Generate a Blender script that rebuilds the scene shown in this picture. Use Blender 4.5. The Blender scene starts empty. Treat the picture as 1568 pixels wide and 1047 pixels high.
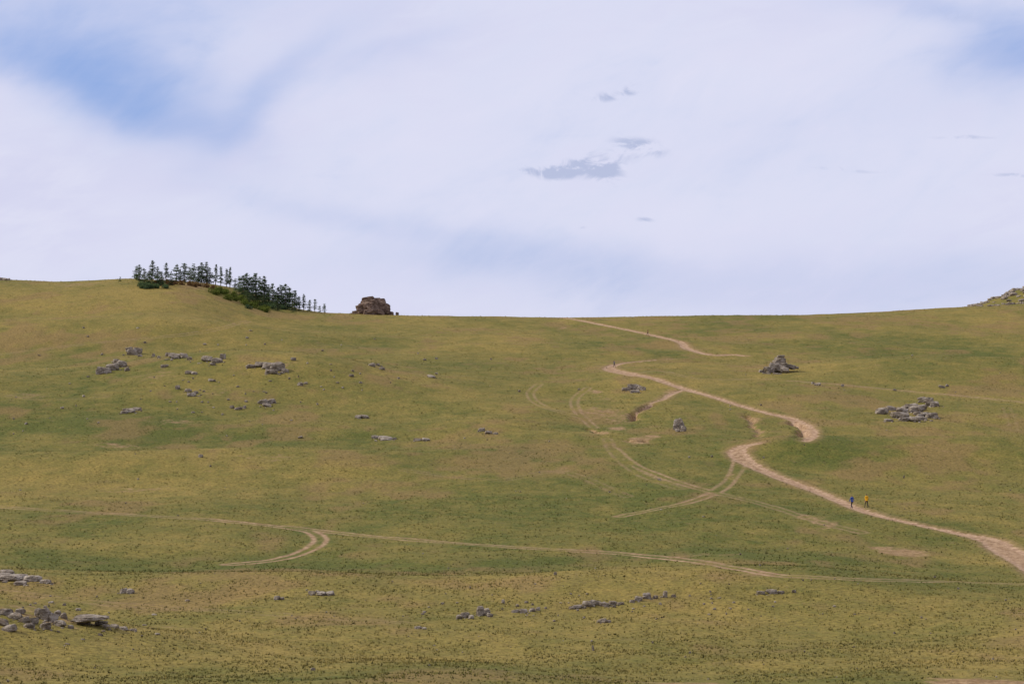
import bpy, bmesh, math, numpy as np, random
from mathutils import Vector, Matrix
F=3537.0; CU=784.0; CV=523.5
rng=np.random.default_rng(7); random.seed(7)
scene=bpy.context.scene
COL=scene.collection

# ---------------------------------------------------------------- noise
_T=np.random.default_rng(3).uniform(-1,1,(16,256,256))
def vn(x,y,s):
    x=np.asarray(x,float)+s*13.7; y=np.asarray(y,float)+s*5.3
    xi=np.floor(x).astype(int); yi=np.floor(y).astype(int)
    fx=x-xi; fy=y-yi
    fx=fx*fx*fx*(fx*(fx*6-15)+10); fy=fy*fy*fy*(fy*(fy*6-15)+10)
    t=_T[s%16]
    a=t[xi&255,yi&255]; b=t[(xi+1)&255,yi&255]; c=t[xi&255,(yi+1)&255]; d=t[(xi+1)&255,(yi+1)&255]
    return (a*(1-fx)+b*fx)*(1-fy)+(c*(1-fx)+d*fx)*fy
def sst(a,b,x):
    t=np.clip((x-a)/(b-a),0,1); return t*t*(3-2*t)

# ---------------------------------------------------------------- terrain function (world metres)
def smooth_table(px,pz,lo,hi,step,sig):
    g=np.arange(lo,hi,step); z=np.interp(g,px,pz)
    k=np.arange(-int(3*sig/step),int(3*sig/step)+1)*step
    w=np.exp(-(k/sig)**2/2); w/=w.sum()
    zp=np.pad(z,len(k)//2,mode='edge'); return g,np.convolve(zp,w,mode='valid')
PY=[-600,-200,-20,0,30,60,100,130,160,190,215,245,280,325,400,490,590,680,740,800,860,1000,1400,4000,9000]
PZ=[25,9,-0.6,-1.9,-6.5,-11,-16.2,-19.3,-21.3,-22.5,-23.2,-24.3,-24.0,-22.6,-17.7,-10.6,-2.8,4.6,8.7,8.7,7,-2,-25,-60,-60]
PG,PH=smooth_table(PY,PZ,-600,9000,2.0,11.0)
RU=[-1500,-400,0,80,150,195,240,300,340,375,410,450,500,610,860,1000,1250,1460,1568,2000,3000]
RV=[470,440,429,431,429,427,429,431,438,450,465,473,478,482,485.5,484.5,480.5,473,469,458,470]
rx=[(u-CU)/F*745 for u in RU]; rz=[(CV-v)/F*745-8.65 for v in RV]
RG,RH=smooth_table(rx,rz,-700,700,1.0,2.5)
def H0(x,y):
    x=np.asarray(x,float); y=np.asarray(y,float)
    z=np.interp(y,PG,PH)
    z=z+np.interp(x,RG,RH)*sst(540,735,y)*(1-sst(900,1500,y))
    z=z+6.6*np.exp(-((x+58)/34)**2-((y-515)/38)**2)
    z=z+2.5*np.exp(-((x+120)/40)**2-((y-480)/50)**2)
    def fold(yc,A,sf,sb,wt):
        d=y-yc; return A*wt*np.where(d<0,np.exp(-(d/sf)**2),np.exp(-(d/sb)**2))
    z=z+fold(388+(x-38)*0.12,1.9,22,9,sst(30,50,x))
    z=z+fold(382+0.1*x,2.0,26,11,1-sst(-30,5,x))
    z=z+fold(226+7*vn(x/30,0*x,5)+2*vn(x/9,0*x,6),1.2+.6*vn(x/22,0*x,7),20,11,1.0)
    z=z+fold(560-0.1*x,2.2,25,15,sst(60,95,x))
    z=z+fold(640+0.15*x,1.8,30,17,1-sst(-60,-20,x))
    z=z+1.8*np.exp(-((x-30)/16)**2-((y-520)/22)**2)
    z=z-1.6*np.exp(-((x-20)/12)**2-((y-440)/18)**2)
    z=z+3.6*np.exp(-((x+40)/16)**2)*np.where(y<158,np.exp(-((y-158)/20)**2),np.exp(-((y-158)/13)**2))
    # rocky hill, far right
    z=z+14.5*sst(150,212,x)*(1-sst(225,300,x))*np.exp(-((y-850)/40)**2)
    crest=1-.45*sst(640,740,y)
    z=z+crest*(0.85*vn(x/46,y/46,1)+0.42*vn(x/17,y/19,2))+0.10*vn(x/6,y/6,3)+0.035*vn(x/2.3,y/2.3,4)
    return z
def cast(u,v,clampy=None):
    ys=np.arange(112,800,0.4)
    xs=(u-CU)/F*ys; zr=(CV-v)/F*ys
    h=H0(xs,ys)
    k=np.nonzero(h>=zr)[0]
    if len(k): y=ys[k[0]]
    else:
        y=ys[np.argmin(zr-h)] if v>560 else ys[np.argmax(h/ys)]
    return np.array([(u-CU)/F*y,y])
def W(u,v):
    p=cast(u,v); return Vector((p[0],p[1],float(H(p[0],p[1]))))

# ---------------------------------------------------------------- tracks
def catmull(P,n=10):
    P=np.array(P,float); Q=np.vstack([2*P[0]-P[1],P,2*P[-1]-P[-2]]); out=[]
    for i in range(1,len(Q)-2):
        for t in np.linspace(0,1,n,endpoint=False):
            a,b,c,d=Q[i-1],Q[i],Q[i+1],Q[i+2]
            out.append(0.5*((2*b)+(c-a)*t+(2*a-5*b+4*c-d)*t*t+(3*b-a-3*c+d)*t**3))
    out.append(Q[-2]); return np.array(out)
def track(px,n=8):
    q=catmull(px,n); w=np.array([cast(a,b) for a,b in q[:,:2]])
    if q.shape[1]>2: return np.column_stack([w,q[:,2]])
    return w
MAIN=[
 [(1640,905,2.0),(1568,857,2.0),(1535,839,1.8),(1514,826,1.5),(1470,817,.85),(1420,806,.75),(1370,795,.75),(1325,783,.85),(1290,769,.85),(1250,752,.95),(1215,739,1.05),(1180,725,1.15),(1150,711,1.35),(1134,700,1.6),(1128,691,1.5),(1138,683,1.3),(1160,679,1.0)],
 [(1234,675,.7),(1242,668,1.0),(1241,659,1.2),(1228,648,1.1),(1205,639,.9),(1170,631,.8),(1130,620,.8),(1090,607,.85),(1050,596,.95),(1020,586,1.0),(1000,579,1.1),(962,572,1.4),(934,565,1.6),(944,558,1.1),(985,553,.7),(1030,550,.3)],
 [(1142,545,.8),(1118,543,1.3),(1095,544,1.2),(1072,540,.9),(1050,532,1.1),(1042,524,1.0),(1015,517,.9),(975,508,.8),(930,499,.7),(885,490,.7),(860,486.5,.6)],
 [(1045,597,.4),(1028,603,.7),(1015,611,.5),(1000,616,.3),(990,621,.5),(974,632,.4)],
]
# polyline, depth
GULLY=[([(1004,618),(992,621),(984,625),(977,629),(972,634),(971,640),(967,644)],1.6),([(1213,645),(1219,649),(1226,653),(1229,660),(1226,668)],1.4),([(1142,636),(1151,643),(1153,652),(1160,658),(1160,668)],.8),([(903,656),(912,658),(918,662),(928,663)],1.0),([(960,673),(972,675),(985,674)],.7)]
FAINT=[
 ([(1132,700),(1124,725),(1105,748),(1060,767),(1000,780),(950,790)],.72),
 ([(1142,700),(1118,735),(1088,756)],.55),
 ([(940,686),(968,710),(1010,728),(1060,745),(1100,755)],.68),
 ([(930,672),(938,690),(960,712),(990,730),(1040,748)],.4),
 ([(1100,755),(1180,775),(1260,800),(1320,815)],.45),
 ([(320,795),(380,801),(440,808),(478,815),(490,828),(465,845),(420,857),(350,864)],.95),
 ([(440,806),(550,819),(680,830),(800,838),(960,848),(1060,858),(1130,870)],.72),
 ([(960,848),(1060,858),(1130,870),(1200,881)],1.1),
 ([(1200,881),(1330,887),(1450,890),(1600,895)],.6),
 ([(-20,775),(150,785),(320,795)],.55),
 ([(1210,583),(1300,590),(1380,598),(1470,606),(1590,618)],.75),
 ([(825,588),(812,604),(832,622),(900,642)],.48),
 ([(-20,545),(150,525),(300,510),(380,492)],.42),
 ([(900,594),(880,612),(886,632),(910,655)],.5),
 ([(1541,625),(1548,640),(1552,658)],.25),
 ([(960,575),(1010,568),(1070,580),(1180,580)],.45),
 ([(620,720),(760,735),(860,722),(960,760)],.3),
 ([(0,905),(180,925),(420,940),(640,955)],.3),
 ([(-20,600),(60,612),(160,608)],.35),
]
BARE=[
 (1385,845,3.2,4.5,1.15),(1345,838,1.5,2,.7),(1165,878,2.6,2.2,.9),(912,600,1.5,4,1.0),(946,656,2.0,6,1.15),(918,662,2.2,5,1.1),(975,674,2.8,5,1.1),
 (1000,668,1.8,4,.8),(1150,640,2.2,5,.95),(1160,660,1.4,6,1.0),(1232,655,1.8,6,.7),(1140,545,1.8,3,.6),(1105,543,2,3,.6),(862,502,1.8,4,.9),(1500,1042,4,2.5,1.0),(1040,1046,5,1.6,.7),
 (1270,803,2.5,7,.75),(1230,790,2,5,.6),(1515,838,2.5,5,.6),(1010,610,2,5,.5),(1030,600,2.2,5,1.0),(940,566,2.2,6,.7),(180,683,6,5,.65),(270,645,5,6,.6),
 (1120,728,1.0,6,.7),(905,630,5,12,.62),(960,640,4,12,.62),(930,610,3,10,.5),(1088,756,2,4,.8),(200,628,3,5,.6),(205,750,10,5,.55),(300,437,7,20,.75),(120,436,12,14,.6),(560,482,9,6,.5),
 (40,605,5,8,.6),(420,700,8,6,.5),(700,880,6,3,.55),(1070,850,6,4,.55),(1330,560,5,10,.4),(240,575,10,12,.5),(430,560,8,8,.5),(330,600,10,10,.45),(860,720,3,5,.6),(1020,735,3,4,.6),(1430,690,6,8,.4),(60,940,6,5,.6),(250,960,5,3,.5)]
print('casting'); 
main_w=[track(m) for m in MAIN]; gul_w=[(track(m,6),d) for m,d in GULLY]; faint_w=[(track(p,8),s) for p,s in FAINT]
bare_w=[(cast(u,v),sx,sy,a) for u,v,sx,sy,a in BARE]

# ---------------------------------------------------------------- terrain grid
def grow(start,step,lim,f=1.18):
    o=[];v=start;s=step
    while v<lim: s*=f; v+=s; o.append(v)
    return o
xf=np.arange(-185,215.01,0.55); xs=np.array(sorted([-(a) for a in grow(185,.6,7000)])+list(xf)+grow(215.01,.6,7000))
yf=np.arange(112,775,0.65); ys=np.array(sorted([-(a) for a in grow(-112,.7,600)])+list(yf)+grow(775,.7,8500))
nx,ny=len(xs),len(ys); print('grid',nx,ny)
X,Y=np.meshgrid(xs,ys)
Z=H0(X,Y)
def segdist(arr_d,poly,maxd,extra=None,arr_e=None):
    for i in range(len(poly)-1):
        a=poly[i];b=poly[i+1]
        if abs(a[1]-b[1])>60: continue
        x0,x1=min(a[0],b[0])-maxd,max(a[0],b[0])+maxd; y0,y1=min(a[1],b[1])-maxd,max(a[1],b[1])+maxd
        i0,i1=np.searchsorted(xs,[x0,x1]); j0,j1=np.searchsorted(ys,[y0,y1])
        if i1<=i0 or j1<=j0: continue
        xx=X[j0:j1,i0:i1];yy=Y[j0:j1,i0:i1]
        d=b[:2]-a[:2]; L=max((d**2).sum(),1e-6)
        t=np.clip(((xx-a[0])*d[0]+(yy-a[1])*d[1])/L,0,1)
        dd=np.hypot(xx-a[0]-t*d[0],yy-a[1]-t*d[1])
        if len(a)>2: dd=dd-(a[2]+t*(b[2]-a[2]))
        sub=arr_d[j0:j1,i0:i1]; m=dd<sub; sub[m]=dd[m]
        if arr_e is not None: se=arr_e[j0:j1,i0:i1]; se[m]=extra
SD=np.full(X.shape,4.0); 
for w in main_w: segdist(SD,w,5.5)
GD=np.full(X.shape,6.0); GP=np.zeros(X.shape)
for w,d in gul_w: segdist(GD,w,6,d,GP)
FD=np.full(X.shape,5.0); FS=np.zeros(X.shape)
for w,s in faint_w: segdist(FD,w,5,s,FS)
BA=np.zeros(X.shape)
for c,sx,sy,a in bare_w:
    BA+=a*np.exp(-((X-c[0])/sx)**2-((Y-c[1])/sy)**2)
BA=np.clip(BA,0,1.3)
GD=np.maximum(0,GD+.7*vn(X/1.6,Y/3.5,2)+.3)
BA=np.maximum(BA,1.1*np.exp(-(GD/1.3)**2))
Z-=0.16*(1-sst(-.5,.5,SD)); Z+=0.07*np.exp(-((SD-.7)/.5)**2)
Z-=GP*np.exp(-(GD/.85)**2)
Z-=0.06*BA
Z-=0.05*FS*np.exp(-(FD/1.5)**2)
def gi(A,x,y):
    x=np.asarray(x,float);y=np.asarray(y,float)
    i=np.clip(np.searchsorted(xs,x)-1,0,nx-2); j=np.clip(np.searchsorted(ys,y)-1,0,ny-2)
    fx=(x-xs[i])/(xs[i+1]-xs[i]); fy=(y-ys[j])/(ys[j+1]-ys[j])
    return (A[j,i]*(1-fx)+A[j,i+1]*fx)*(1-fy)+(A[j+1,i]*(1-fx)+A[j+1,i+1]*fx)*fy
def H(x,y): return gi(Z,x,y)
VEG_SHADE=[(600,864,60,9,1.1),(200,850,30,10,1.0),(1200,866,35,8,.6),(250,670,45,20,.9),(60,640,25,30,.6),(500,610,25,35,.5),(700,985,30,18,-.2),(150,990,20,14,-.7),(900,1030,40,10,-.5),(1400,1020,20,10,-.2),  # dry/green grass blobs; some darker bands are cloud shade painted into the colour
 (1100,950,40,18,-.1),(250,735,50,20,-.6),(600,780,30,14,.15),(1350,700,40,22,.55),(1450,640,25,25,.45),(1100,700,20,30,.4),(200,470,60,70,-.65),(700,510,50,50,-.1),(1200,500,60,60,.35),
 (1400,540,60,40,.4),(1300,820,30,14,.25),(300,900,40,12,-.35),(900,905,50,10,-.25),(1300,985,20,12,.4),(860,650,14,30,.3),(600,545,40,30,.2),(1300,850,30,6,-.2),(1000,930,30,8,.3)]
veg_shade_w=[(cast(u,v),sx,sy,a) for u,v,sx,sy,a in VEG_SHADE]
def lush_shade(x,y):  # grass greenness from blobs and noise, painted cloud shade included
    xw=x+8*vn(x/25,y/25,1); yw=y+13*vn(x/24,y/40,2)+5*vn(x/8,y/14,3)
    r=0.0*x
    for c,sx,sy,a in veg_shade_w: r=r+a*np.exp(-((xw-c[0])/sx)**2-((yw-c[1])/sy)**2)
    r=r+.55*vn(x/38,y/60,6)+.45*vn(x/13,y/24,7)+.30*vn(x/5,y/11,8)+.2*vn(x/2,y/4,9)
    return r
LU=lush_shade(X,Y)
SO=.5+.5*(vn(X/14,Y/26,10)*.6+vn(X/6,Y/12,11)*.45+vn(X/2.5,Y/5,12)*.35)
gy,gx=np.gradient(Z,ys,xs)
N=np.stack([-gx,-gy,np.ones_like(gx)],-1); N/=np.linalg.norm(N,axis=-1,keepdims=True)
P=np.stack([X,Y,Z],-1).reshape(-1,3); N=N.reshape(-1,3)
idx=np.arange(nx*ny).reshape(ny,nx)
quads=np.stack([idx[:-1,:-1],idx[:-1,1:],idx[1:,1:],idx[1:,:-1]],-1).reshape(-1,4)
sdq=SD.reshape(-1)[quads].min(1)
attrs=dict(road=SD,rut=FD,ruts=FS,bare=BA,lush_shade=LU,soilp=SO)

def mesh_np(name,verts,faces,mats,smooth=False,attributes=None,normals=None,matidx=None,loc=None):
    me=bpy.data.meshes.new(name); n=len(verts); m=len(faces); k=faces.shape[1]
    me.vertices.add(n); me.vertices.foreach_set('co',np.ascontiguousarray(verts,dtype=np.float32).ravel())
    me.loops.add(m*k); me.loops.foreach_set('vertex_index',np.ascontiguousarray(faces,dtype=np.int32).ravel())
    me.polygons.add(m); me.polygons.foreach_set('loop_start',np.arange(0,m*k,k,dtype=np.int32))
    me.polygons.foreach_set('use_smooth',np.full(m,smooth,dtype=bool))
    for a in mats: me.materials.append(a)
    if matidx is not None: me.polygons.foreach_set('material_index',np.asarray(matidx,dtype=np.int32))
    me.update(calc_edges=True)
    for kx,v in (attributes or {}).items():
        at=me.attributes.new(kx,'FLOAT','POINT'); at.data.foreach_set('value',np.ascontiguousarray(v,dtype=np.float32).ravel())
    if normals is not None: me.normals_split_custom_set_from_vertices([tuple(q) for q in normals.tolist()])
    ob=bpy.data.objects.new(name,me); COL.objects.link(ob)
    if loc is not None: ob.location=loc
    return ob

# ---------------------------------------------------------------- materials
class NB:
    def __init__(s,nt): s.nt=nt; s.n=nt.nodes; s.l=nt.links
    def put(s,inp,v):
        if isinstance(v,bpy.types.NodeSocket): s.l.new(v,inp)
        elif v is not None: inp.default_value=v
    def m(s,op,a,b=None,c=None,clamp=False):
        k=s.n.new('ShaderNodeMath'); k.operation=op; k.use_clamp=clamp
        s.put(k.inputs[0],a); s.put(k.inputs[1],b)
        if c is not None: s.put(k.inputs[2],c)
        return k.outputs[0]
    def noise(s,vec,scale,detail=4,rough=.55,dist=0.0,color=False):
        k=s.n.new('ShaderNodeTexNoise'); s.put(k.inputs['Vector'],vec); k.inputs['Scale'].default_value=scale
        k.inputs['Detail'].default_value=detail;k.inputs['Roughness'].default_value=rough;k.inputs['Distortion'].default_value=dist
        return k.outputs['Color' if color else 'Fac']
    def ss(s,x,a,b,lo=0.0,hi=1.0):
        k=s.n.new('ShaderNodeMapRange'); k.interpolation_type='SMOOTHSTEP'; s.put(k.inputs['Value'],x)
        k.inputs['From Min'].default_value=a;k.inputs['From Max'].default_value=b;k.inputs['To Min'].default_value=lo;k.inputs['To Max'].default_value=hi
        return k.outputs['Result']
    def mix(s,f,a,b,mode='MIX'):
        k=s.n.new('ShaderNodeMix'); k.data_type='RGBA'; k.blend_type=mode
        s.put(k.inputs['Factor'],f)
        for i,v in ((6,a),(7,b)):
            if isinstance(v,tuple): v=(*v,1.0) if len(v)==3 else v
            s.put(k.inputs[i],v)
        return k.outputs[2]
    def attr(s,name):
        k=s.n.new('ShaderNodeAttribute'); k.attribute_name=name; return k.outputs['Fac']
    def vscale(s,v,t):
        k=s.n.new('ShaderNodeVectorMath'); k.operation='MULTIPLY'; s.put(k.inputs[0],v); k.inputs[1].default_value=t; return k.outputs[0]
def newmat(name,rough=.9):
    m=bpy.data.materials.new(name); m.use_nodes=True; nt=m.node_tree; b=NB(nt)
    bs=nt.nodes['Principled BSDF']; bs.inputs['Roughness'].default_value=rough; bs.inputs['Specular IOR Level'].default_value=.12
    return m,b,bs
DRY=(.226,.166,.042); GRN=(.083,.091,.016)
def ground_mat():
    m,b,bs=newmat('grass_and_dirt_ground',.95)
    g=b.n.new('ShaderNodeNewGeometry'); pos=g.outputs['Position']
    n2=b.noise(b.vscale(pos,(1,.7,1)),.28,5,.72); n3=b.noise(pos,2.2,3,.75)
    k=b.m('ADD',b.m('MULTIPLY',b.attr('lush_shade'),.42),.49)
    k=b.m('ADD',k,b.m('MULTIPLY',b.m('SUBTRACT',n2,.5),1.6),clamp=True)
    c=b.mix(k,DRY,GRN)  # grass colour, dry to green, with the painted cloud-shade bands
    c=b.mix(b.ss(b.m('ADD',b.attr('soilp'),b.m('MULTIPLY',b.m('SUBTRACT',n2,.5),.6)),.54,.82,0,.55),c,(.205,.128,.050))
    sp=b.m('ADD',b.m('MULTIPLY',b.ss(n3,.3,.7),.65),.67)
    kk=b.n.new('ShaderNodeVectorMath'); kk.operation='SCALE'; b.put(kk.inputs[0],c); b.put(kk.inputs['Scale'],sp); c=kk.outputs[0]
    e=b.noise(pos,.9,4,.65)
    wob=b.m('MULTIPLY',b.m('SUBTRACT',e,.5),1.8)
    rd=b.m('ADD',b.attr('road'),wob)
    rm=b.ss(rd,.28,-.25)
    rh=b.ss(rd,1.7,.1,0,.5)
    soiln=b.noise(pos,1.4,4,.7)
    soil=b.mix(b.ss(soiln,.32,.68),(.23,.140,.080),(.43,.295,.19))
    soil2=b.mix(b.ss(soiln,.32,.68),(.17,.10,.045),(.34,.225,.12))
    soil=b.mix(b.ss(rd,-.55,-1.0,0,.45),soil,soil2)
    d=b.m('ABSOLUTE',b.m('SUBTRACT',b.m('ADD',b.attr('rut'),b.m('MULTIPLY',b.m('SUBTRACT',e,.5),.5)),.75))
    ru=b.m('MULTIPLY',b.ss(d,.55,.08),b.attr('ruts'))
    ru=b.m('MULTIPLY',ru,b.ss(b.m('ADD',n2,b.m('MULTIPLY',b.attr('ruts'),.22)),.42,.66),clamp=True)
    bn=b.noise(pos,.5,6,.78)
    ba=b.m('ADD',b.attr('bare'),b.m('MULTIPLY',b.m('SUBTRACT',bn,.5),2.4))
    bm_=b.ss(ba,.40,.88,0,.9)
    sc=b.ss(bn,.60,.70,0,.5)
    c=b.mix(sc,c,soil2); c=b.mix(rh,c,soil2); c=b.mix(bm_,c,soil2); c=b.mix(ru,c,b.mix(.5,soil2,soil)); c=b.mix(rm,c,soil)
    b.put(bs.inputs['Base Color'],c)
    bp=b.n.new('ShaderNodeBump'); bp.inputs['Strength'].default_value=.85; bp.inputs['Distance'].default_value=.32
    b.put(bp.inputs['Height'],b.m('ADD',b.m('MULTIPLY',n3,.5),b.m('MULTIPLY',n2,1.0))); b.l.new(bp.outputs[0],bs.inputs['Normal'])
    return m
GM=ground_mat()
def tuft_mat():
    m,b,bs=newmat('grass_blades',.85)
    g=b.n.new('ShaderNodeNewGeometry')
    c=b.mix(b.attr('lush_shade'),DRY,GRN)  # blades carry the same grass tone and painted cloud shade
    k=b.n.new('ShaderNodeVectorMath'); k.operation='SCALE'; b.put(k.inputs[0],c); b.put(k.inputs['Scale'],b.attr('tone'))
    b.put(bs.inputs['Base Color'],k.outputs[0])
    a=b.n.new('ShaderNodeVectorMath'); a.operation='ADD'; b.put(a.inputs[0],b.vscale(g.outputs['Normal'],(.15,.15,.15))); a.inputs[1].default_value=(-.05,-.03,.9)
    nn=b.n.new('ShaderNodeVectorMath'); nn.operation='NORMALIZE'; b.put(nn.inputs[0],a.outputs[0]); b.l.new(nn.outputs[0],bs.inputs['Normal'])
    return m
TM=tuft_mat()
def rock_mat(name,a,bb,dk,rust):
    m,b,bs=newmat(name,.9)
    tc=b.n.new('ShaderNodeTexCoord'); p=tc.outputs['Object']
    n=b.noise(p,.9,4,.7); n2=b.noise(p,4,4,.7); n3=b.noise(b.vscale(p,(.5,.5,2.0)),1.6,4,.65,.5)
    c=b.mix(b.ss(n,.35,.65),a,bb)
    c=b.mix(b.ss(n3,.54,.63,0,.75),c,dk)
    c=b.mix(b.ss(n2,.53,.72,0,.6),c,rust)
    b.put(bs.inputs['Base Color'],c)
    bp=b.n.new('ShaderNodeBump'); bp.inputs['Strength'].default_value=1.0; bp.inputs['Distance'].default_value=.25
    b.put(bp.inputs['Height'],b.m('ADD',n2,b.m('MULTIPLY',n3,1.5))); b.l.new(bp.outputs[0],bs.inputs['Normal'])
    return m
RM=rock_mat('weathered_granite',(.17,.135,.10),(.40,.345,.28),(.10,.078,.06),(.23,.14,.075))
RM2=rock_mat('reddish_granite',(.12,.078,.058),(.28,.205,.155),(.06,.042,.034),(.20,.10,.06))
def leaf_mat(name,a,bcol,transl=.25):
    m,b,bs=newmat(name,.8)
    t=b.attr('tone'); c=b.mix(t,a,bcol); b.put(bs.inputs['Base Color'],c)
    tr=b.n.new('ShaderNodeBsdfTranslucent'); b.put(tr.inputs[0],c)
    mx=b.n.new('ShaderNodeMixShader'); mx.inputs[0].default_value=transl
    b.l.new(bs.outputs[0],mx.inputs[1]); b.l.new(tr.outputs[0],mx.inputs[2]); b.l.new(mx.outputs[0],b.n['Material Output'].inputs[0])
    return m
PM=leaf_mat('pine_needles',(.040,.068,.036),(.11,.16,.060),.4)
SM=leaf_mat('shrub_leaves',(.06,.085,.015),(.15,.18,.03),.35)
SRM=leaf_mat('reddish_shrub_leaves',(.12,.06,.025),(.20,.12,.045))
def plain(name,c,c2=None,rough=.8):
    m,b,bs=newmat(name,rough); tc=b.n.new('ShaderNodeTexCoord')
    b.put(bs.inputs['Base Color'],b.mix(b.noise(tc.outputs['Object'],9,4),c,c2 or tuple(x*.75 for x in c))); return m
BARK=plain('pine_bark',(.13,.08,.05))

# ---------------------------------------------------------------- ground + road objects
def submesh(name,mask):
    q=quads[mask]; used=np.unique(q); mp=np.zeros(len(P),int); mp[used]=np.arange(len(used))
    return mesh_np(name,P[used],mp[q],[GM],True,{k:v.reshape(-1)[used] for k,v in attrs.items()},N[used])
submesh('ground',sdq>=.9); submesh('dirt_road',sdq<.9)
print('terrain done')

# ---------------------------------------------------------------- grass tufts
bands=[(114,170,9,.12),(170,240,5,.14),(240,330,2.2,.16),(330,450,1.0,.18),(450,600,.45,.21),(600,765,.25,.23)]
tx=[];ty=[];th=[]
for y0,y1,rho,hs in bands:
    n=int(.475*(y0+y1)/2*(y1-y0)*rho)
    yy=np.sqrt(rng.uniform(y0**2,y1**2,n)); xx=rng.uniform(-.2375,.2375,n)*yy
    tx.append(xx);ty.append(yy);th.append(hs*rng.uniform(.45,1.3,n))
tx=np.concatenate(tx);ty=np.concatenate(ty);th=np.concatenate(th)
den=.5+.5*vn(tx/3.1,ty/3.1,9)+.35*vn(tx/1.1,ty/1.1,10)
keep=(gi(SD,tx,ty)>.45)&(gi(BA,tx,ty)<.45)&(rng.uniform(0,1,len(tx))<den+.1)&~((gi(FD,tx,ty)<1.3)&(gi(FS,tx,ty)>.3))
tx,ty,th=tx[keep],ty[keep],th[keep]; nt=len(tx); print('tufts',nt)
tz=H(tx,ty); nb=3
V=np.zeros((nt,nb,3,3)); tone=np.zeros((nt,nb,3)); tb=rng.uniform(.85,1.4,nt)
for k in range(nb):
    a=rng.uniform(0,2*np.pi,nt); rr=rng.uniform(.0,.09,nt); bw=rng.uniform(.04,.09,nt)*(th/.2); o=rng.uniform(0,2*np.pi,nt)
    bx=tx+np.cos(o)*rr;by=ty+np.sin(o)*rr
    V[:,k,0]=np.stack([bx-np.cos(a)*bw,by-np.sin(a)*bw,tz-.03],-1)
    V[:,k,1]=np.stack([bx+np.cos(a)*bw,by+np.sin(a)*bw,tz-.03],-1)
    lean=rng.uniform(-.5,.5,(2,nt))*th
    V[:,k,2]=np.stack([bx+lean[0]+np.cos(o)*th*.4,by+lean[1]+np.sin(o)*th*.4,tz+th*rng.uniform(.5,1,nt)],-1)
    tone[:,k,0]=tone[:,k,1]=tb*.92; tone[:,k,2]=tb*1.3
V=V.reshape(-1,3)
lu=np.repeat(np.clip(.45+.42*lush_shade(tx,ty)+rng.normal(size=nt)*.15,0,1),nb*3)
mesh_np('grass_tufts',V,np.arange(len(V)).reshape(-1,3),[TM],False,{'tone':tone.reshape(-1),'lush_shade':lu})
print('grass done')

# ---------------------------------------------------------------- rocks
def ico(n):
    bm=bmesh.new(); bmesh.ops.create_icosphere(bm,subdivisions=n,radius=1); bm.verts.ensure_lookup_table()
    v=np.array([x.co[:] for x in bm.verts]); f=np.array([[y.index for y in x.verts] for x in bm.faces]); bm.free(); return v,f
I2,I3,I4=ico(2),ico(3),ico(4)
def rock(c,s,rz=None,seed=None,lod=3,tilt=.15,strata=0.0,squash=1.0):
    r=np.random.default_rng(seed if seed is not None else int(rng.integers(1e9)))
    v,f={2:I2,3:I3,4:I4}[lod]; v=v.copy()
    K=13; nrm=r.normal(size=(K,3)); nrm/=np.linalg.norm(nrm,axis=1,keepdims=True)
    nrm=np.vstack([nrm,[[0,0,1],[0,0,-1],[1,0,.1],[-1,0,.1],[0,1,0],[0,-1,.15]]]); d=r.uniform(.62,.95,len(nrm)); d[K]=r.uniform(.55,.8)
    dots=v@nrm.T; rad=np.where(dots>.05,d/np.maximum(dots,.05),9).min(1); rad=np.minimum(rad,1.1)
    o=r.uniform(0,50)
    rad*=1+.07*vn(v[:,0]*3+o+v[:,2]*2,v[:,1]*3+v[:,2]*3,11)+.04*vn(v[:,0]*8+o,v[:,1]*8+v[:,2]*9,12)
    w=v*rad[:,None]
    if strata>0: w[:,:2]*=(1-strata*(np.sin(w[:,2]*11+o+1.5*vn(w[:,0]*2,w[:,1]*2+o,13))>.55))[:,None]
    w=w*np.array(s)/.85
    a=r.uniform(0,6.28) if rz is None else rz
    R=Matrix.Rotation(a,3,'Z')@Matrix.Rotation(r.uniform(-tilt,tilt),3,'X')@Matrix.Rotation(r.uniform(-tilt,tilt),3,'Y')
    return w@np.array(R).T+np.array(c),f
def join(name,parts,mats,loc,attributes=False,smooth=False):
    vs=[];fs=[];o=0
    for v,f in parts: vs.append(v);fs.append(f+o);o+=len(v)
    V=np.vstack(vs)-np.array(loc); return mesh_np(name,V,np.vstack(fs),mats,smooth,loc=Vector(loc))
def rocks_px(name,lst,depth=.8,lod=3,strata=.0,sink=.35,tilt=.2,hs=1.25,jit=.0):
    """lst: (u, v_base, w_px, h_px) each stone resting on the slope"""
    parts=[];loc=None
    for (u,v,w,h) in lst:
        p=cast(u,v); k=p[1]/F; wx=w*k/2; hz=h*hs*k/2
        z=float(H(p[0],p[1]))
        parts.append(rock((p[0],p[1],z+hz*(1-sink)),(wx,wx*depth*random.uniform(.7,1.1),hz*(1+sink*.5)),rz=random.uniform(-.3,.3),lod=lod,strata=strata,tilt=tilt))
        if w>9 and lod>2:   # broken pieces at the foot
            for _ in range(random.randint(2,5)):
                a=random.uniform(-1,1);q=random.uniform(.10,.28); xx=p[0]+a*wx*1.25;yy=p[1]-random.uniform(.2,1.6)*wx
                parts.append(rock((xx,yy,float(H(xx,yy))+wx*q*.15),(wx*q,wx*q*.8,wx*q*.5),lod=2,tilt=.4))
        if loc is None: loc=(p[0],p[1],z)
    return join(name,parts,[RM],loc)
def scatter_px(lst_c,n,su,sv,w0,w1,asp=.5):
    u,v=lst_c; o=[]
    for i in range(n):
        w=random.uniform(w0,w1); o.append((u+random.gauss(0,su),v+random.gauss(0,sv),w,w*random.uniform(asp*.7,asp*1.3)))
    return o
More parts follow.
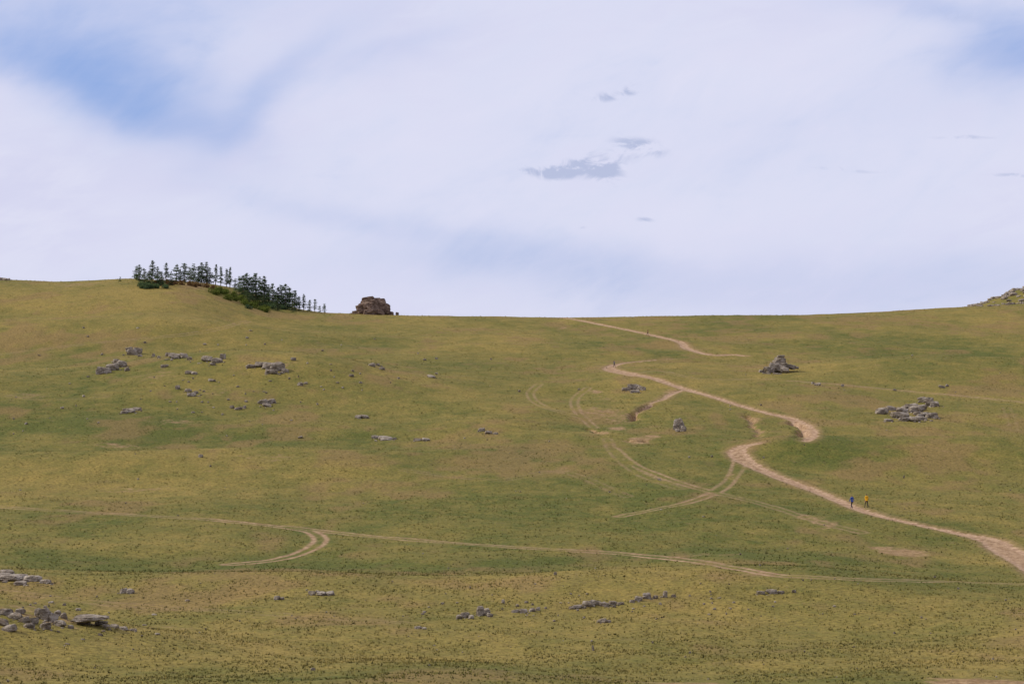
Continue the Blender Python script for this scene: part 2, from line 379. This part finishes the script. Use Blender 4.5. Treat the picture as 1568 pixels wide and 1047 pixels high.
def stack_px(name,u0,v0,lst,strata=.06,depth=.9,yback=0,tilt=.08,mat=None):
    p=cast(u0,v0); k=p[1]/F; y=p[1]+yback; z0=float(H(p[0],y))
    parts=[]
    for du,dv,w,h,dy in lst:
        parts.append(rock((p[0]+du*k,y+dy,z0+dv*k),(w*k/2,w*k/2*depth,h*k/2),rz=random.uniform(-.12,.12),lod=4,strata=strata,tilt=tilt))
    return join(name,parts,[mat or RM],(p[0],y,z0))
# ridge crag: a big rounded block on a shouldered base
stack_px('rock_outcrop',570,481,[(-3,9,34,26,0),(13,7,28,22,1),(-15,6,22,18,0),(-4,19,25,14,.3),(8,15,24,18,1),(-6,24,20,6,0),(4,23,16,5,.6),(-24,2,16,10,0),(22,7,12,14,0),(28,1,12,8,1),(-16,13,12,8,-1),(38,1,5,5,0),(-31,0,7,5,0),(-2,2,24,13,-3),(12,2,16,12,-2.5)],strata=.035,tilt=.16,mat=RM2)
stack_px('rock_outcrop',1192,570,[(-2,6,32,18,0),(0,13,24,14,.5),(2,19,17,10,0),(4,24,12,6,0),(15,9,18,9,1),(22,8,12,7,0),(-16,4,22,11,-1),(-26,1,12,7,-1),(8,4,18,11,-1.5),(-8,10,14,10,-1.2),(28,7,8,5,1),(-20,-3,14,6,-4),(-4,-4,16,7,-4),(-10,-8,12,5,-8)],strata=.045,tilt=.16)
L=scatter_px((1395,636),16,22,7,12,28,.4)+[(1418,616,26,9),(1412,612,14,6),(1365,628,20,7),(1380,640,30,12),(1400,645,24,9),(1430,622,20,8),(1405,628,26,10)]
rocks_px('rock_outcrop',L,hs=1.0)
rocks_px('boulder',[(1040,657,15,15),(1034,658,8,9),(1046,660,9,8),(1038,661,9,5)])
rocks_px('rock_outcrop',[(970,596,24,8),(958,598,14,5),(982,597,14,6),(972,601,18,4)])
rocks_px('rock_outcrop',[(160,571,24,9),(172,567,22,10),(186,562,20,9),(178,556,12,7),(195,568,10,5),(152,573,12,5)])
rocks_px('rock_outcrop',[(202,543,20,8),(210,541,16,9),(198,538,12,6),(214,546,8,4)])
rocks_px('rock_outcrop',[(268,549,22,8),(282,548,14,7),(290,551,10,5),(252,562,12,4)])
rocks_px('rock_outcrop',[(318,553,20,8),(333,555,18,7),(341,550,10,9),(326,559,10,4)])
rocks_px('rock_outcrop',[(425,567,30,12),(412,564,22,9),(398,561,18,7),(384,563,18,5),(418,572,18,6),(436,570,12,6),(410,572,10,5)])
rocks_px('rock_outcrop',[(402,618,18,6),(416,617,16,6),(409,622,16,4)])
rocks_px('flat_rock',[(198,631,22,6),(210,628,16,5),(190,633,14,4)])
rocks_px('flat_rock',[(294,606,16,6),(288,600,12,5),(272,596,8,6),(300,603,8,4)])
rocks_px('flat_rock',[(548,640,12,4),(558,640,16,5)])
rocks_px('flat_rock',[(575,671,14,4),(590,673,26,4),(604,673,8,3)])
rocks_px('flat_rock',[(640,675,14,4),(652,675,12,4)])
rocks_px('flat_rock',[(737,660,12,5),(748,664,14,4),(758,665,8,3)])
rocks_px('boulder',[(307,700,7,5)])
rocks_px('boulder',[(1290,592,5,4)]); rocks_px('boulder',[(1252,590,10,4),(1245,588,6,3)])
small=[(235,546,6,5),(243,548,6,3),(257,545,10,5),(156,544,5,3),(289,572,12,5),(298,573,10,4),(325,584,12,4),(449,552,10,5),(460,590,10,5),(468,588,7,3),(538,577,9,4),(540,569,5,3),(570,561,12,5),(578,560,8,4),(585,566,10,4),
 (660,578,14,4),(668,573,6,3),(355,625,9,5),(365,627,14,4),(375,625,6,4),(286,599,8,3),(650,552,6,3),(668,550,5,3),(552,587,6,3),(486,620,4,3),(95,626,6,3),(40,650,5,3),(128,608,5,3),(1370,598,7,3),(1442,594,12,4),
 (1450,592,6,4),(795,600,5,3),(760,665,5,3),(460,671,8,3),(525,595,4,3),(610,580,4,3),(1384,732,3,4),(1010,735,5,3),(1090,700,4,3)]
rocks_px('scattered_stones',small,lod=2)
# foreground rocks
stack_px('flat_rock',140,957,[(0,11,58,10,0),(-10,3,20,9,.2),(12,2,22,8,.6),(-24,2,14,7,-.2),(24,1,12,5,-.3),(-5,-3,16,5,-.8)],depth=.75,strata=0,tilt=.05)
rocks_px('rock_outcrop',[(68,948,24,16),(82,952,18,12),(52,955,16,9),(90,958,22,8),(10,942,22,9),(25,947,26,8),(38,953,18,8),(5,958,20,9),(45,962,18,6),(98,947,12,8),(70,962,20,7),(58,943,12,10),(15,965,24,8),(32,938,16,6),(88,941,12,6)],tilt=.3,hs=1.45)
rocks_px('flat_rock',[(20,887,46,8),(50,889,30,8),(5,885,26,7),(70,893,22,5),(30,895,24,5),(12,879,24,6)],depth=1.2,tilt=.1)
rocks_px('rock_outcrop',[(175,960,16,5),(190,964,14,5),(205,966,12,4),(120,935,10,4),(108,962,10,5)])
rocks_px('boulder',[(190,908,16,7),(200,909,14,7)])
rocks_px('boulder',[(424,918,11,6),(432,918,8,4)])
rocks_px('rock_outcrop',[(477,911,12,6),(492,912,16,6),(506,911,14,6),(486,908,8,4)])
rocks_px('boulder',[(712,946,16,9),(704,947,12,6),(722,947,9,6)])
rocks_px('boulder',[(735,942,14,14),(744,941,16,9),(750,944,10,6)],tilt=.35)
rocks_px('rock_outcrop',[(790,938,12,5),(802,938,14,6),(815,936,12,5),(824,935,8,6)])
rocks_px('rock_outcrop',[(885,931,16,5),(900,929,18,8),(912,927,16,8),(925,928,18,6),(938,926,14,6),(950,925,12,4),(875,933,10,4)])
rocks_px('rock_outcrop',[(978,920,16,6),(990,917,16,8),(1004,916,10,5),(1019,915,8,9),(1032,914,8,4),(968,922,10,4)])
rocks_px('rock_outcrop',[(1165,909,14,5),(1182,908,20,6),(1196,909,12,4),(1216,908,8,4)])
rocks_px('boulder',[(922,953,16,6),(932,953,8,4)])
rocks_px('boulder',[(640,962,12,4),(650,963,8,3)])
rocks_px('boulder',[(908,996,4,8)]); rocks_px('boulder',[(850,880,5,5)]); rocks_px('boulder',[(1056,1000,5,3),(479,1026,7,4)])
peb=[]
for i in range(200):
    u=random.uniform(-20,1590);v=random.choice([random.uniform(880,1045),random.uniform(880,1045),random.uniform(540,880)])
    w=random.uniform(1.2,4.2); peb.append((u,v,w,w*random.uniform(.4,.8)))
for i in range(80): peb.append((random.gauss(330,130),random.gauss(585,38),random.uniform(2,6),random.uniform(1.2,2.8)))
for i in range(50): peb.append((random.gauss(950,190),random.gauss(928,9),random.uniform(2,7),random.uniform(1.5,3.5)))
for i in range(40): peb.append((random.gauss(90,90),random.gauss(950,18),random.uniform(3,9),random.uniform(1.5,4)))
rocks_px('scattered_stones',peb,lod=2)
# far-right rocky hill
parts=[]
def onhill(x,y): return float(H(x,y))
for i in range(230):
    x=random.uniform(158,222); y=random.uniform(800,856)
    s=random.uniform(.5,1.8)*(.6+.5*sst(160,200,x)); z=onhill(x,y)
    if vn(x/9,y/9,14)<-.3: continue
    parts.append(rock((x,y,z+s*.15),(s*1.2,s,s*.6),lod=3,strata=.05))
join('rocky_hilltop',parts,[RM],(200,820,onhill(200,820)))
p=cast(3,430); parts=[rock((p[0]+dx,p[1]+4,float(H(p[0]+dx,p[1]+4))+.3),(s*1.4,s,s*.8),lod=3) for dx,s in ((-3,1.2),(-1.6,1.0),(0,.8),(1,.6),(-5,1.4))]
join('boulder',parts,[RM],(p[0],p[1]+4,float(H(p[0],p[1]+4))))
print('rocks done')

# ---------------------------------------------------------------- trees
def pine(x,y,z,h,seed,spread=.24,bare_frac=.1,thin=0.0):
    r=np.random.default_rng(seed); V=[];Fc=[];mi=[];tn=[]
    lean=r.uniform(-.03,.03,2)
    sides=6; rings=6; base=.016*h+.03
    for i in range(rings+1):
        t=i/rings; rad=base*(1-t)**.8+.012
        for k in range(sides):
            a=2*math.pi*k/sides; V.append((lean[0]*h*t+rad*math.cos(a),lean[1]*h*t+rad*math.sin(a),h*t-.3*(i==0))); tn.append(.5)
    for i in range(rings):
        for k in range(sides):
            a=i*sides+k;b=i*sides+(k+1)%sides; Fc+=[(a,b,b+sides),(a,b+sides,a+sides)]; mi+=[0,0]
    lv=int(h*2.3)
    side_bias=r.uniform(0,6.28); ph=r.uniform(0,6.28); pw=r.uniform(.45,.8); tb=r.uniform(-.15,.25)
    for i in range(lv):
        t=bare_frac+(1-bare_frac)*(i+r.uniform(-.3,.3))/lv; t=min(max(t,.05),.985)
        env=h*spread*((1-t)**pw)*(1+.28*math.sin(t*17+ph))*(1 if t>bare_frac+.12 else .75)+.12
        nbr=int(r.integers(5,8))
        a0=r.uniform(0,6.28)
        for b_ in range(nbr):
            if r.uniform()<.16+thin: continue
            a=a0+2*math.pi*b_/nbr+r.uniform(-.35,.35)
            Lb=env*r.uniform(.5,1.2)*(1+.25*math.cos(a-side_bias))
            rise=r.uniform(-.22,.22); clt=r.uniform(0,.6)+tb
            z0=h*t; o=len(V)
            ca,sa=math.cos(a),math.sin(a)
            for q,(l,w) in enumerate(((0,.03),(Lb,.008))):
                for kk in range(3):
                    an=kk*2.1; V.append((lean[0]*z0+ca*l-sa*w*math.cos(an),lean[1]*z0+sa*l+ca*w*math.cos(an),z0+rise*l+w*math.sin(an))); tn.append(.4)
            for kk in range(3):
                k2=(kk+1)%3; Fc+=[(o+kk,o+k2,o+3+k2),(o+kk,o+3+k2,o+3+kk)]; mi+=[0,0]
            nc=max(4,int(Lb*11))
            for c in range(nc):
                l=Lb*(.15+.9*(c+r.uniform(0,1))/nc); 
                sg=.10+.12*l
                cx=lean[0]*z0+ca*l-sa*r.normal()*sg; cy=lean[1]*z0+sa*l+ca*r.normal()*sg; cz=z0+rise*l-.06*l+r.normal()*.10
                s=r.uniform(.12,.26)*(.6+.05*h)
                for _ in range(2):
                    d1=r.normal(size=3);d1[2]*=.6;d1/=np.linalg.norm(d1);d2=r.normal(size=3);d2[2]*=.8;d2/=np.linalg.norm(d2)
                    o=len(V); V+= [(cx-d1[0]*s,cy-d1[1]*s,cz-d1[2]*s),(cx+d1[0]*s,cy+d1[1]*s,cz+d1[2]*s),(cx+d2[0]*s,cy+d2[1]*s,cz+d2[2]*s)]
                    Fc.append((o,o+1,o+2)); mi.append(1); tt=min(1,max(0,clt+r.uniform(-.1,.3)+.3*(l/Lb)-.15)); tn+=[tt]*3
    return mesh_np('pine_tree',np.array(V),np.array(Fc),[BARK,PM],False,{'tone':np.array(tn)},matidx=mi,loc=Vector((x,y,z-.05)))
# (u, v_base, height px, back offset m, spread)
TREES=[(184,431,8,0,.3),(209,430,24,2,.38),(214,434,30,4,.36),(221,436,26,1,.4),(228,437,24,0,.4),(233,433,36,6,.30),(241,437,30,2,.38),(247,438,24,0,.42),(254,431,30,6,.2),(262,437,22,1,.42),
(270,434,31,10,.30),(276,435,24,12,.36),(283,434,33,8,.34),(291,434,26,13,.38),(297,434,31,12,.34),(304,434,28,14,.36),(309,434,33,12,.38),(316,435,35,9,.38),(321,436,28,11,.36),(330,437,33,10,.19),(338,438,30,14,.24),(347,441,30,9,.22),(352,443,35,13,.20),(360,447,22,6,.3),(366,452,30,8,.26),
(372,458,38,8,.36),(378,460,43,9,.3),(385,461,38,11,.34),(391,463,46,6,.30),(398,465,42,10,.34),(405,467,46,5,.30),(411,469,34,9,.36),(418,471,38,4,.38),(425,472,34,7,.38),(430,473,38,7,.34),(437,474,40,3,.36),(444,475,36,6,.38),(451,476,33,3,.36),(458,477,25,5,.38),(465,477,28,3,.24),(474,478,20,4,.34),(482,478,21,2,.24),(490,479,13,4,.32),(497,479,15,2,.28),
(425,476,20,0,.5),(448,478,17,0,.5),(386,466,22,1,.48),(403,471,22,0,.48),(378,463,20,0,.5)]
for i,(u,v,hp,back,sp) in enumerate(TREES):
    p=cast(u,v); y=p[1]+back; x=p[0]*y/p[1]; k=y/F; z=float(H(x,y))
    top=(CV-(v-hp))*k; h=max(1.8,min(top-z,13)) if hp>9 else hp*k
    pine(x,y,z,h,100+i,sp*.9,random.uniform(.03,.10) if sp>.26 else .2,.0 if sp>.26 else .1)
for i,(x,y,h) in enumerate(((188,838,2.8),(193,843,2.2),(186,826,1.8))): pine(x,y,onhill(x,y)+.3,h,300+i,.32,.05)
def shrubs(name,pts,mat,seed):
    r=np.random.default_rng(seed);V=[];tn=[]
    for (u,v,w,h) in pts:
        p=cast(u,v);k=p[1]/F;z=float(H(p[0],p[1]));wm=w*k/2;hm=h*k
        for lobe in range(5):
            lx,ly=r.normal(size=2)*wm*.45; lh=hm*r.uniform(.6,1.05); lt=r.uniform(0,.6)
            for c in range(90):
                d=r.normal(size=3);d/=np.linalg.norm(d);d*=r.uniform(.6,1)**.5
                q=np.array([p[0]+lx+d[0]*wm*.55,p[1]+ly+d[1]*wm*.55,z+lh*.45+d[2]*lh*.55]); s=.13
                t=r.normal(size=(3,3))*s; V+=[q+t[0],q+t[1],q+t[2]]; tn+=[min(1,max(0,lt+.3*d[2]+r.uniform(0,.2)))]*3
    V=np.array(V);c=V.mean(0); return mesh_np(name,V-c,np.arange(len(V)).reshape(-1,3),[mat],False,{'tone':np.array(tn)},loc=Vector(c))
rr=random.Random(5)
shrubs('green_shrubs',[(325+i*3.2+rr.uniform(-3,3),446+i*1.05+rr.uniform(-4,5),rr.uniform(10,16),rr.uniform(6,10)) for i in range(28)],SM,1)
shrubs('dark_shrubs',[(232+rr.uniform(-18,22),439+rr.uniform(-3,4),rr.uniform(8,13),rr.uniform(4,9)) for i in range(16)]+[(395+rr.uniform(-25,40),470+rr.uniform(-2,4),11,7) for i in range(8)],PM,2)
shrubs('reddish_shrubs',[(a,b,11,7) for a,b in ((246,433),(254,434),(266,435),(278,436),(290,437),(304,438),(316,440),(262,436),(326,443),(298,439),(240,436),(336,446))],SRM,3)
print('trees done')

# ---------------------------------------------------------------- hikers
SKIN=plain('skin',(.45,.27,.19)); HAIR=plain('dark_hair',(.03,.02,.015)); SHOE=plain('boots',(.06,.045,.035)); 
TR1=plain('dark_trousers',(.035,.035,.045)); TR2=plain('brown_trousers',(.06,.05,.045))
BLUE=plain('blue_jacket',(.03,.08,.36)); YEL=plain('yellow_jacket',(.80,.42,.02)); GREY=plain('grey_jacket',(.16,.14,.15)); RED=plain('dark_red_jacket',(.2,.06,.05))
def tube(V,Fc,pts,rads,n=6):
    o=len(V)
    for i,(p,r) in enumerate(zip(pts,rads)):
        p=Vector(p); d=(Vector(pts[min(i+1,len(pts)-1)])-Vector(pts[max(i-1,0)])).normalized(); a=d.orthogonal().normalized(); b=d.cross(a)
        for k in range(n): V.append(p+r*(math.cos(6.2832*k/n)*a+math.sin(6.2832*k/n)*b))
    for i in range(len(pts)-1):
        for k in range(n):
            k2=(k+1)%n; Fc.append([o+i*n+k,o+i*n+k2,o+(i+1)*n+k2,o+(i+1)*n+k])
    Fc.append([o+k for k in range(n)][::-1]); Fc.append([o+(len(pts)-1)*n+k for k in range(n)])
def hiker(loc,heading,jacket,trou,height=1.75,flip=1):
    J=[(0,0,.95),(0,0,1.12),(0,.01,1.30),(0,.0,1.43),(0,.01,1.52),(0,.03,1.60),(0,.035,1.68),(0,.03,1.73)]
    R=[(.15,.11),(.14,.10),(.165,.115),(.13,.10),(.055,.055),(.075,.085),(.08,.10),(.055,.07)]
    E=[(i,i+1) for i in range(7)]
    def add(p,r,par): J.append(p);R.append((r,r) if not isinstance(r,tuple) else r);E.append((par,len(J)-1));return len(J)-1
    for s in (1,-1):
        f=s*flip
        h=add((s*.10,0,.90),.10,0)
        if f>0: k=add((s*.105,.20,.52),.065,h);a=add((s*.105,.24,.11),.042,k);add((s*.12,.40,.05),(.045,.03),a)
        else: k=add((s*.105,.02,.50),.065,h);a=add((s*.105,-.26,.16),.042,k);add((s*.12,-.14,.04),(.045,.03),a)
        sh=add((s*.185,0,1.42),.065,3); el=add((s*.25,-f*.10-.02,1.15),.045,sh); w=add((s*.25,-f*.16+.10,.93),.028,el); add((s*.25,-f*.16+.13,.87),(.018,.035),w)
    me=bpy.data.meshes.new('b'); me.from_pydata(J,E,[]); ob=bpy.data.objects.new('b',me); COL.objects.link(ob)
    md=ob.modifiers.new('s','SKIN'); md.use_smooth_shade=True
    for i,r in enumerate(R): me.skin_vertices[0].data[i].radius=r
    me.skin_vertices[0].data[0].use_root=True
    sb=ob.modifiers.new('u','SUBSURF'); sb.levels=2; sb.render_levels=2
    dg=bpy.context.evaluated_depsgraph_get(); ev=ob.evaluated_get(dg).to_mesh()
    V=[v.co.copy() for v in ev.vertices]; Fc=[list(p.vertices) for p in ev.polygons]; mi=[]
    for p in ev.polygons:
        c=p.center
        if c.z<.13 : m=4
        elif abs(c.x)>.17 and c.z<.93: m=0
        elif c.z<.97 and abs(c.x)<.2: m=2
        elif c.z<1.52: m=1
        elif c.z>1.70 or (c.y<.01 and c.z>1.58): m=3
        else: m=0
        mi.append(m)
    bpy.data.objects.remove(ob)
    def blob(c,s,m):
        v,f=I2; o=len(V); V.extend([Vector((c[0]+a[0]*s[0],c[1]+a[1]*s[1],c[2]+a[2]*s[2])) for a in v]); Fc.extend([[int(q)+o for q in t] for t in f]); mi.extend([m]*len(f))
    blob((0,.132,1.635),(.013,.018,.022),0)
    for s in (1,-1): blob((s*.08,.02,1.645),(.012,.02,.03),0); blob((s*.03,.112,1.66),(.012,.008,.008),3)
    blob((0,.118,1.595),(.024,.008,.006),4)
    for s in (1,-1):
        f=s*flip; by=-f*.16+.13
        for j,(dy,L_) in enumerate(((.03,.07),(.01,.08),(-.01,.075),(-.03,.06))):
            n0=len(Fc); tube(V,Fc,[(s*.25,by+dy,.875),(s*.248,by+dy+.006,.875-L_*.6),(s*.238,by+dy+.02,.875-L_)],[.009,.008,.006]); mi+= [0]*(len(Fc)-n0)
        n0=len(Fc); tube(V,Fc,[(s*.245,by+.025,.90),(s*.235,by+.055,.87),(s*.232,by+.06,.845)],[.011,.009,.007]); mi+=[0]*(len(Fc)-n0)
    n0=len(Fc); tube(V,Fc,[(0,0,.89),(0,0,.93),(0,0,1.02)],[.165,.17,.15],12); mi+=[1]*(len(Fc)-n0)
    n0=len(Fc); tube(V,Fc,[(0,.005,1.47),(0,.01,1.53)],[.08,.07],10); mi+=[1]*(len(Fc)-n0)
    m2=bpy.data.meshes.new('hiker'); m2.from_pydata([tuple(v) for v in V],[],Fc)
    for a in (SKIN,jacket,trou,HAIR,SHOE): m2.materials.append(a)
    m2.polygons.foreach_set('material_index',mi); m2.polygons.foreach_set('use_smooth',[True]*len(Fc)); m2.update()
    o=bpy.data.objects.new('hiker',m2); COL.objects.link(o); o.location=(loc[0],loc[1],loc[2]-.01); o.rotation_euler=(0,0,heading); o.scale=(height/1.76,)*3
    return o
hiker(W(1304.5,777),math.radians(35),BLUE,TR1,1.85)
hiker(W(1327,778),math.radians(20),YEL,TR2,1.9,-1)
hiker(W(940.5,562),math.radians(-40),GREY,TR1)
hiker(W(992,514),math.radians(60),RED,TR1,1.75,-1)

# ---------------------------------------------------------------- sky
w=bpy.data.worlds.new('World'); scene.world=w; w.use_nodes=True; b=NB(w.node_tree)
bg=b.n['Background']
sunv=Vector((-.82,.10,.62)).normalized(); el=math.asin(sunv.z); az=math.atan2(sunv.x,sunv.y)
sky=b.n.new('ShaderNodeTexSky'); sky.sky_type='NISHITA'; sky.sun_disc=False; sky.sun_elevation=el; sky.sun_rotation=az%(2*math.pi); sky.altitude=700
tc=b.n.new('ShaderNodeTexCoord'); D=tc.outputs['Generated']
sep=b.n.new('ShaderNodeSeparateXYZ'); b.put(sep.inputs[0],D)
A=b.m('ADD',b.m('MULTIPLY',b.m('ARCTAN2',sep.outputs[0],sep.outputs[1]),F/1000),.784)
B=b.m('SUBTRACT',.5235,b.m('MULTIPLY',b.m('ARCSINE',sep.outputs[2]),F/1000))
wn=b.noise(b.vscale(D,(1,1,1.6)),9,4,.55,color=True); ws=b.n.new('ShaderNodeSeparateXYZ'); b.put(ws.inputs[0],wn)
def warp(amt,sc=None):
    return (b.m('ADD',A,b.m('MULTIPLY',b.m('SUBTRACT',ws.outputs[0],.5),amt)), b.m('ADD',B,b.m('MULTIPLY',b.m('SUBTRACT',ws.outputs[1],.5),amt*.6)))
def blob2(AB,cx,cy,rx,ry,rot,amp):
    a,c=AB; dx=b.m('SUBTRACT',a,cx); dy=b.m('SUBTRACT',c,cy); co,si=math.cos(rot),math.sin(rot)
    p=b.m('ADD',b.m('MULTIPLY',dx,co/rx),b.m('MULTIPLY',dy,si/rx)); q=b.m('ADD',b.m('MULTIPLY',dx,-si/ry),b.m('MULTIPLY',dy,co/ry))
    e=b.m('ADD',b.m('MULTIPLY',p,p),b.m('MULTIPLY',q,q)); return b.m('MULTIPLY',b.m('EXPONENT',b.m('MULTIPLY',e,-1.0)),amp)
def total(AB,lst):
    t=None
    for q in lst:
        o=blob2(AB,*q); t=o if t is None else b.m('ADD',t,o)
    return t
AB=warp(.22)
blue=total(AB,[(.12,.10,.24,.05,.15,.50),(.28,.185,.13,.055,.3,.46),(.15,.01,.35,.07,0,.30),(.43,.15,.16,.03,-.75,.22),(.60,.09,.12,.03,-.35,.18),(.62,.352,.20,.028,.12,.16),(1.56,.09,.12,.05,-.2,.55),(1.40,.02,.16,.03,.1,.24),(1.25,.43,.7,.05,0,.20),(.35,.30,.25,.03,.3,.08),(.76,.40,.25,.03,0,.14),(1.3,.2,.4,.05,-.1,.06)])
rot=b.n.new('ShaderNodeVectorRotate'); rot.rotation_type='Y_AXIS'; b.put(rot.inputs['Vector'],D); rot.inputs['Angle'].default_value=.5
fb=b.noise(b.vscale(rot.outputs[0],(1,1,2.3)),14,6,.60,.4)
fb2=b.noise(b.vscale(D,(1,1,1.8)),5,4,.55,.3)
rot2=b.n.new('ShaderNodeVectorRotate'); rot2.rotation_type='Y_AXIS'; b.put(rot2.inputs['Vector'],D); rot2.inputs['Angle'].default_value=.15
fb3=b.noise(b.vscale(rot2.outputs[0],(1,1,3.5)),24,5,.6,.8)
bl=b.m('ADD',blue,b.m('MULTIPLY',b.m('SUBTRACT',fb,.5),.65)); bl=b.m('ADD',bl,b.m('MULTIPLY',b.m('SUBTRACT',fb2,.5),.4)); bl=b.m('ADD',bl,b.m('MULTIPLY',b.m('SUBTRACT',fb3,.5),.22))
bl=b.m('ADD',bl,.07)
bm_=b.ss(bl,-.15,.92)
nsk=b.n.new('ShaderNodeVectorMath'); nsk.operation='SCALE'; b.put(nsk.inputs[0],sky.outputs[0]); nsk.inputs['Scale'].default_value=.10
skyc=b.mix(.8,nsk.outputs[0],(.25,.39,.80))
whi=b.mix(b.ss(fb2,.3,.7),(.67,.68,.87),(.77,.77,.92))
whi=b.mix(b.ss(b.m('ADD',b.m('MULTIPLY',fb,.65),b.m('MULTIPLY',fb3,.35)),.38,.62,0,.6),whi,(.85,.84,.95))
c=b.mix(bm_,whi,skyc)
AB2=warp(.10)
gw=total(AB2,[(.985,.220,.040,.014,.15,1.2),(.90,.248,.064,.015,-.15,1.2),(.835,.258,.045,.009,.1,1.1),(.935,.262,.03,.018,.3,.9),(.965,.142,.048,.008,-.12,1.1),(.99,.135,.014,.008,.2,.8),(.893,.351,.010,.004,0,.8),(.990,.334,.014,.005,0,.9),(1.31,.268,.07,.004,.03,.6),(1.47,.223,.05,.004,.03,.65),(1.55,.281,.05,.004,.03,.65),(1.42,.03,.12,.018,.15,.4)])
gn=b.noise(b.vscale(D,(1,1,1.7)),55,4,.65,.8)
gm=b.ss(b.m('MULTIPLY',gw,b.ss(gn,.32,.62)),.12,.9,0,.8)
c=b.mix(gm,c,(.43,.49,.70))
b.put(bg.inputs[0],c); bg.inputs[1].default_value=1.0
w.cycles.sampling_method='MANUAL'; w.cycles.sample_map_resolution=256

sl=bpy.data.lights.new('sun','SUN'); sl.energy=3.6; sl.angle=math.radians(.6); sl.color=(1,.93,.80)
so=bpy.data.objects.new('sun',sl); COL.objects.link(so); so.rotation_euler=(-sunv).to_track_quat('-Z','Y').to_euler(); so.location=(-200,100,250)
cam=bpy.data.cameras.new('camera'); co=bpy.data.objects.new('camera',cam); COL.objects.link(co)
co.location=(0,0,0); co.rotation_euler=(math.radians(90),0,0); cam.lens=F/1568*36; cam.sensor_width=36; cam.clip_end=20000; cam.clip_start=.5
scene.camera=co
scene.view_settings.view_transform='Standard'; scene.view_settings.look='None'; scene.view_settings.exposure=0
print('done')
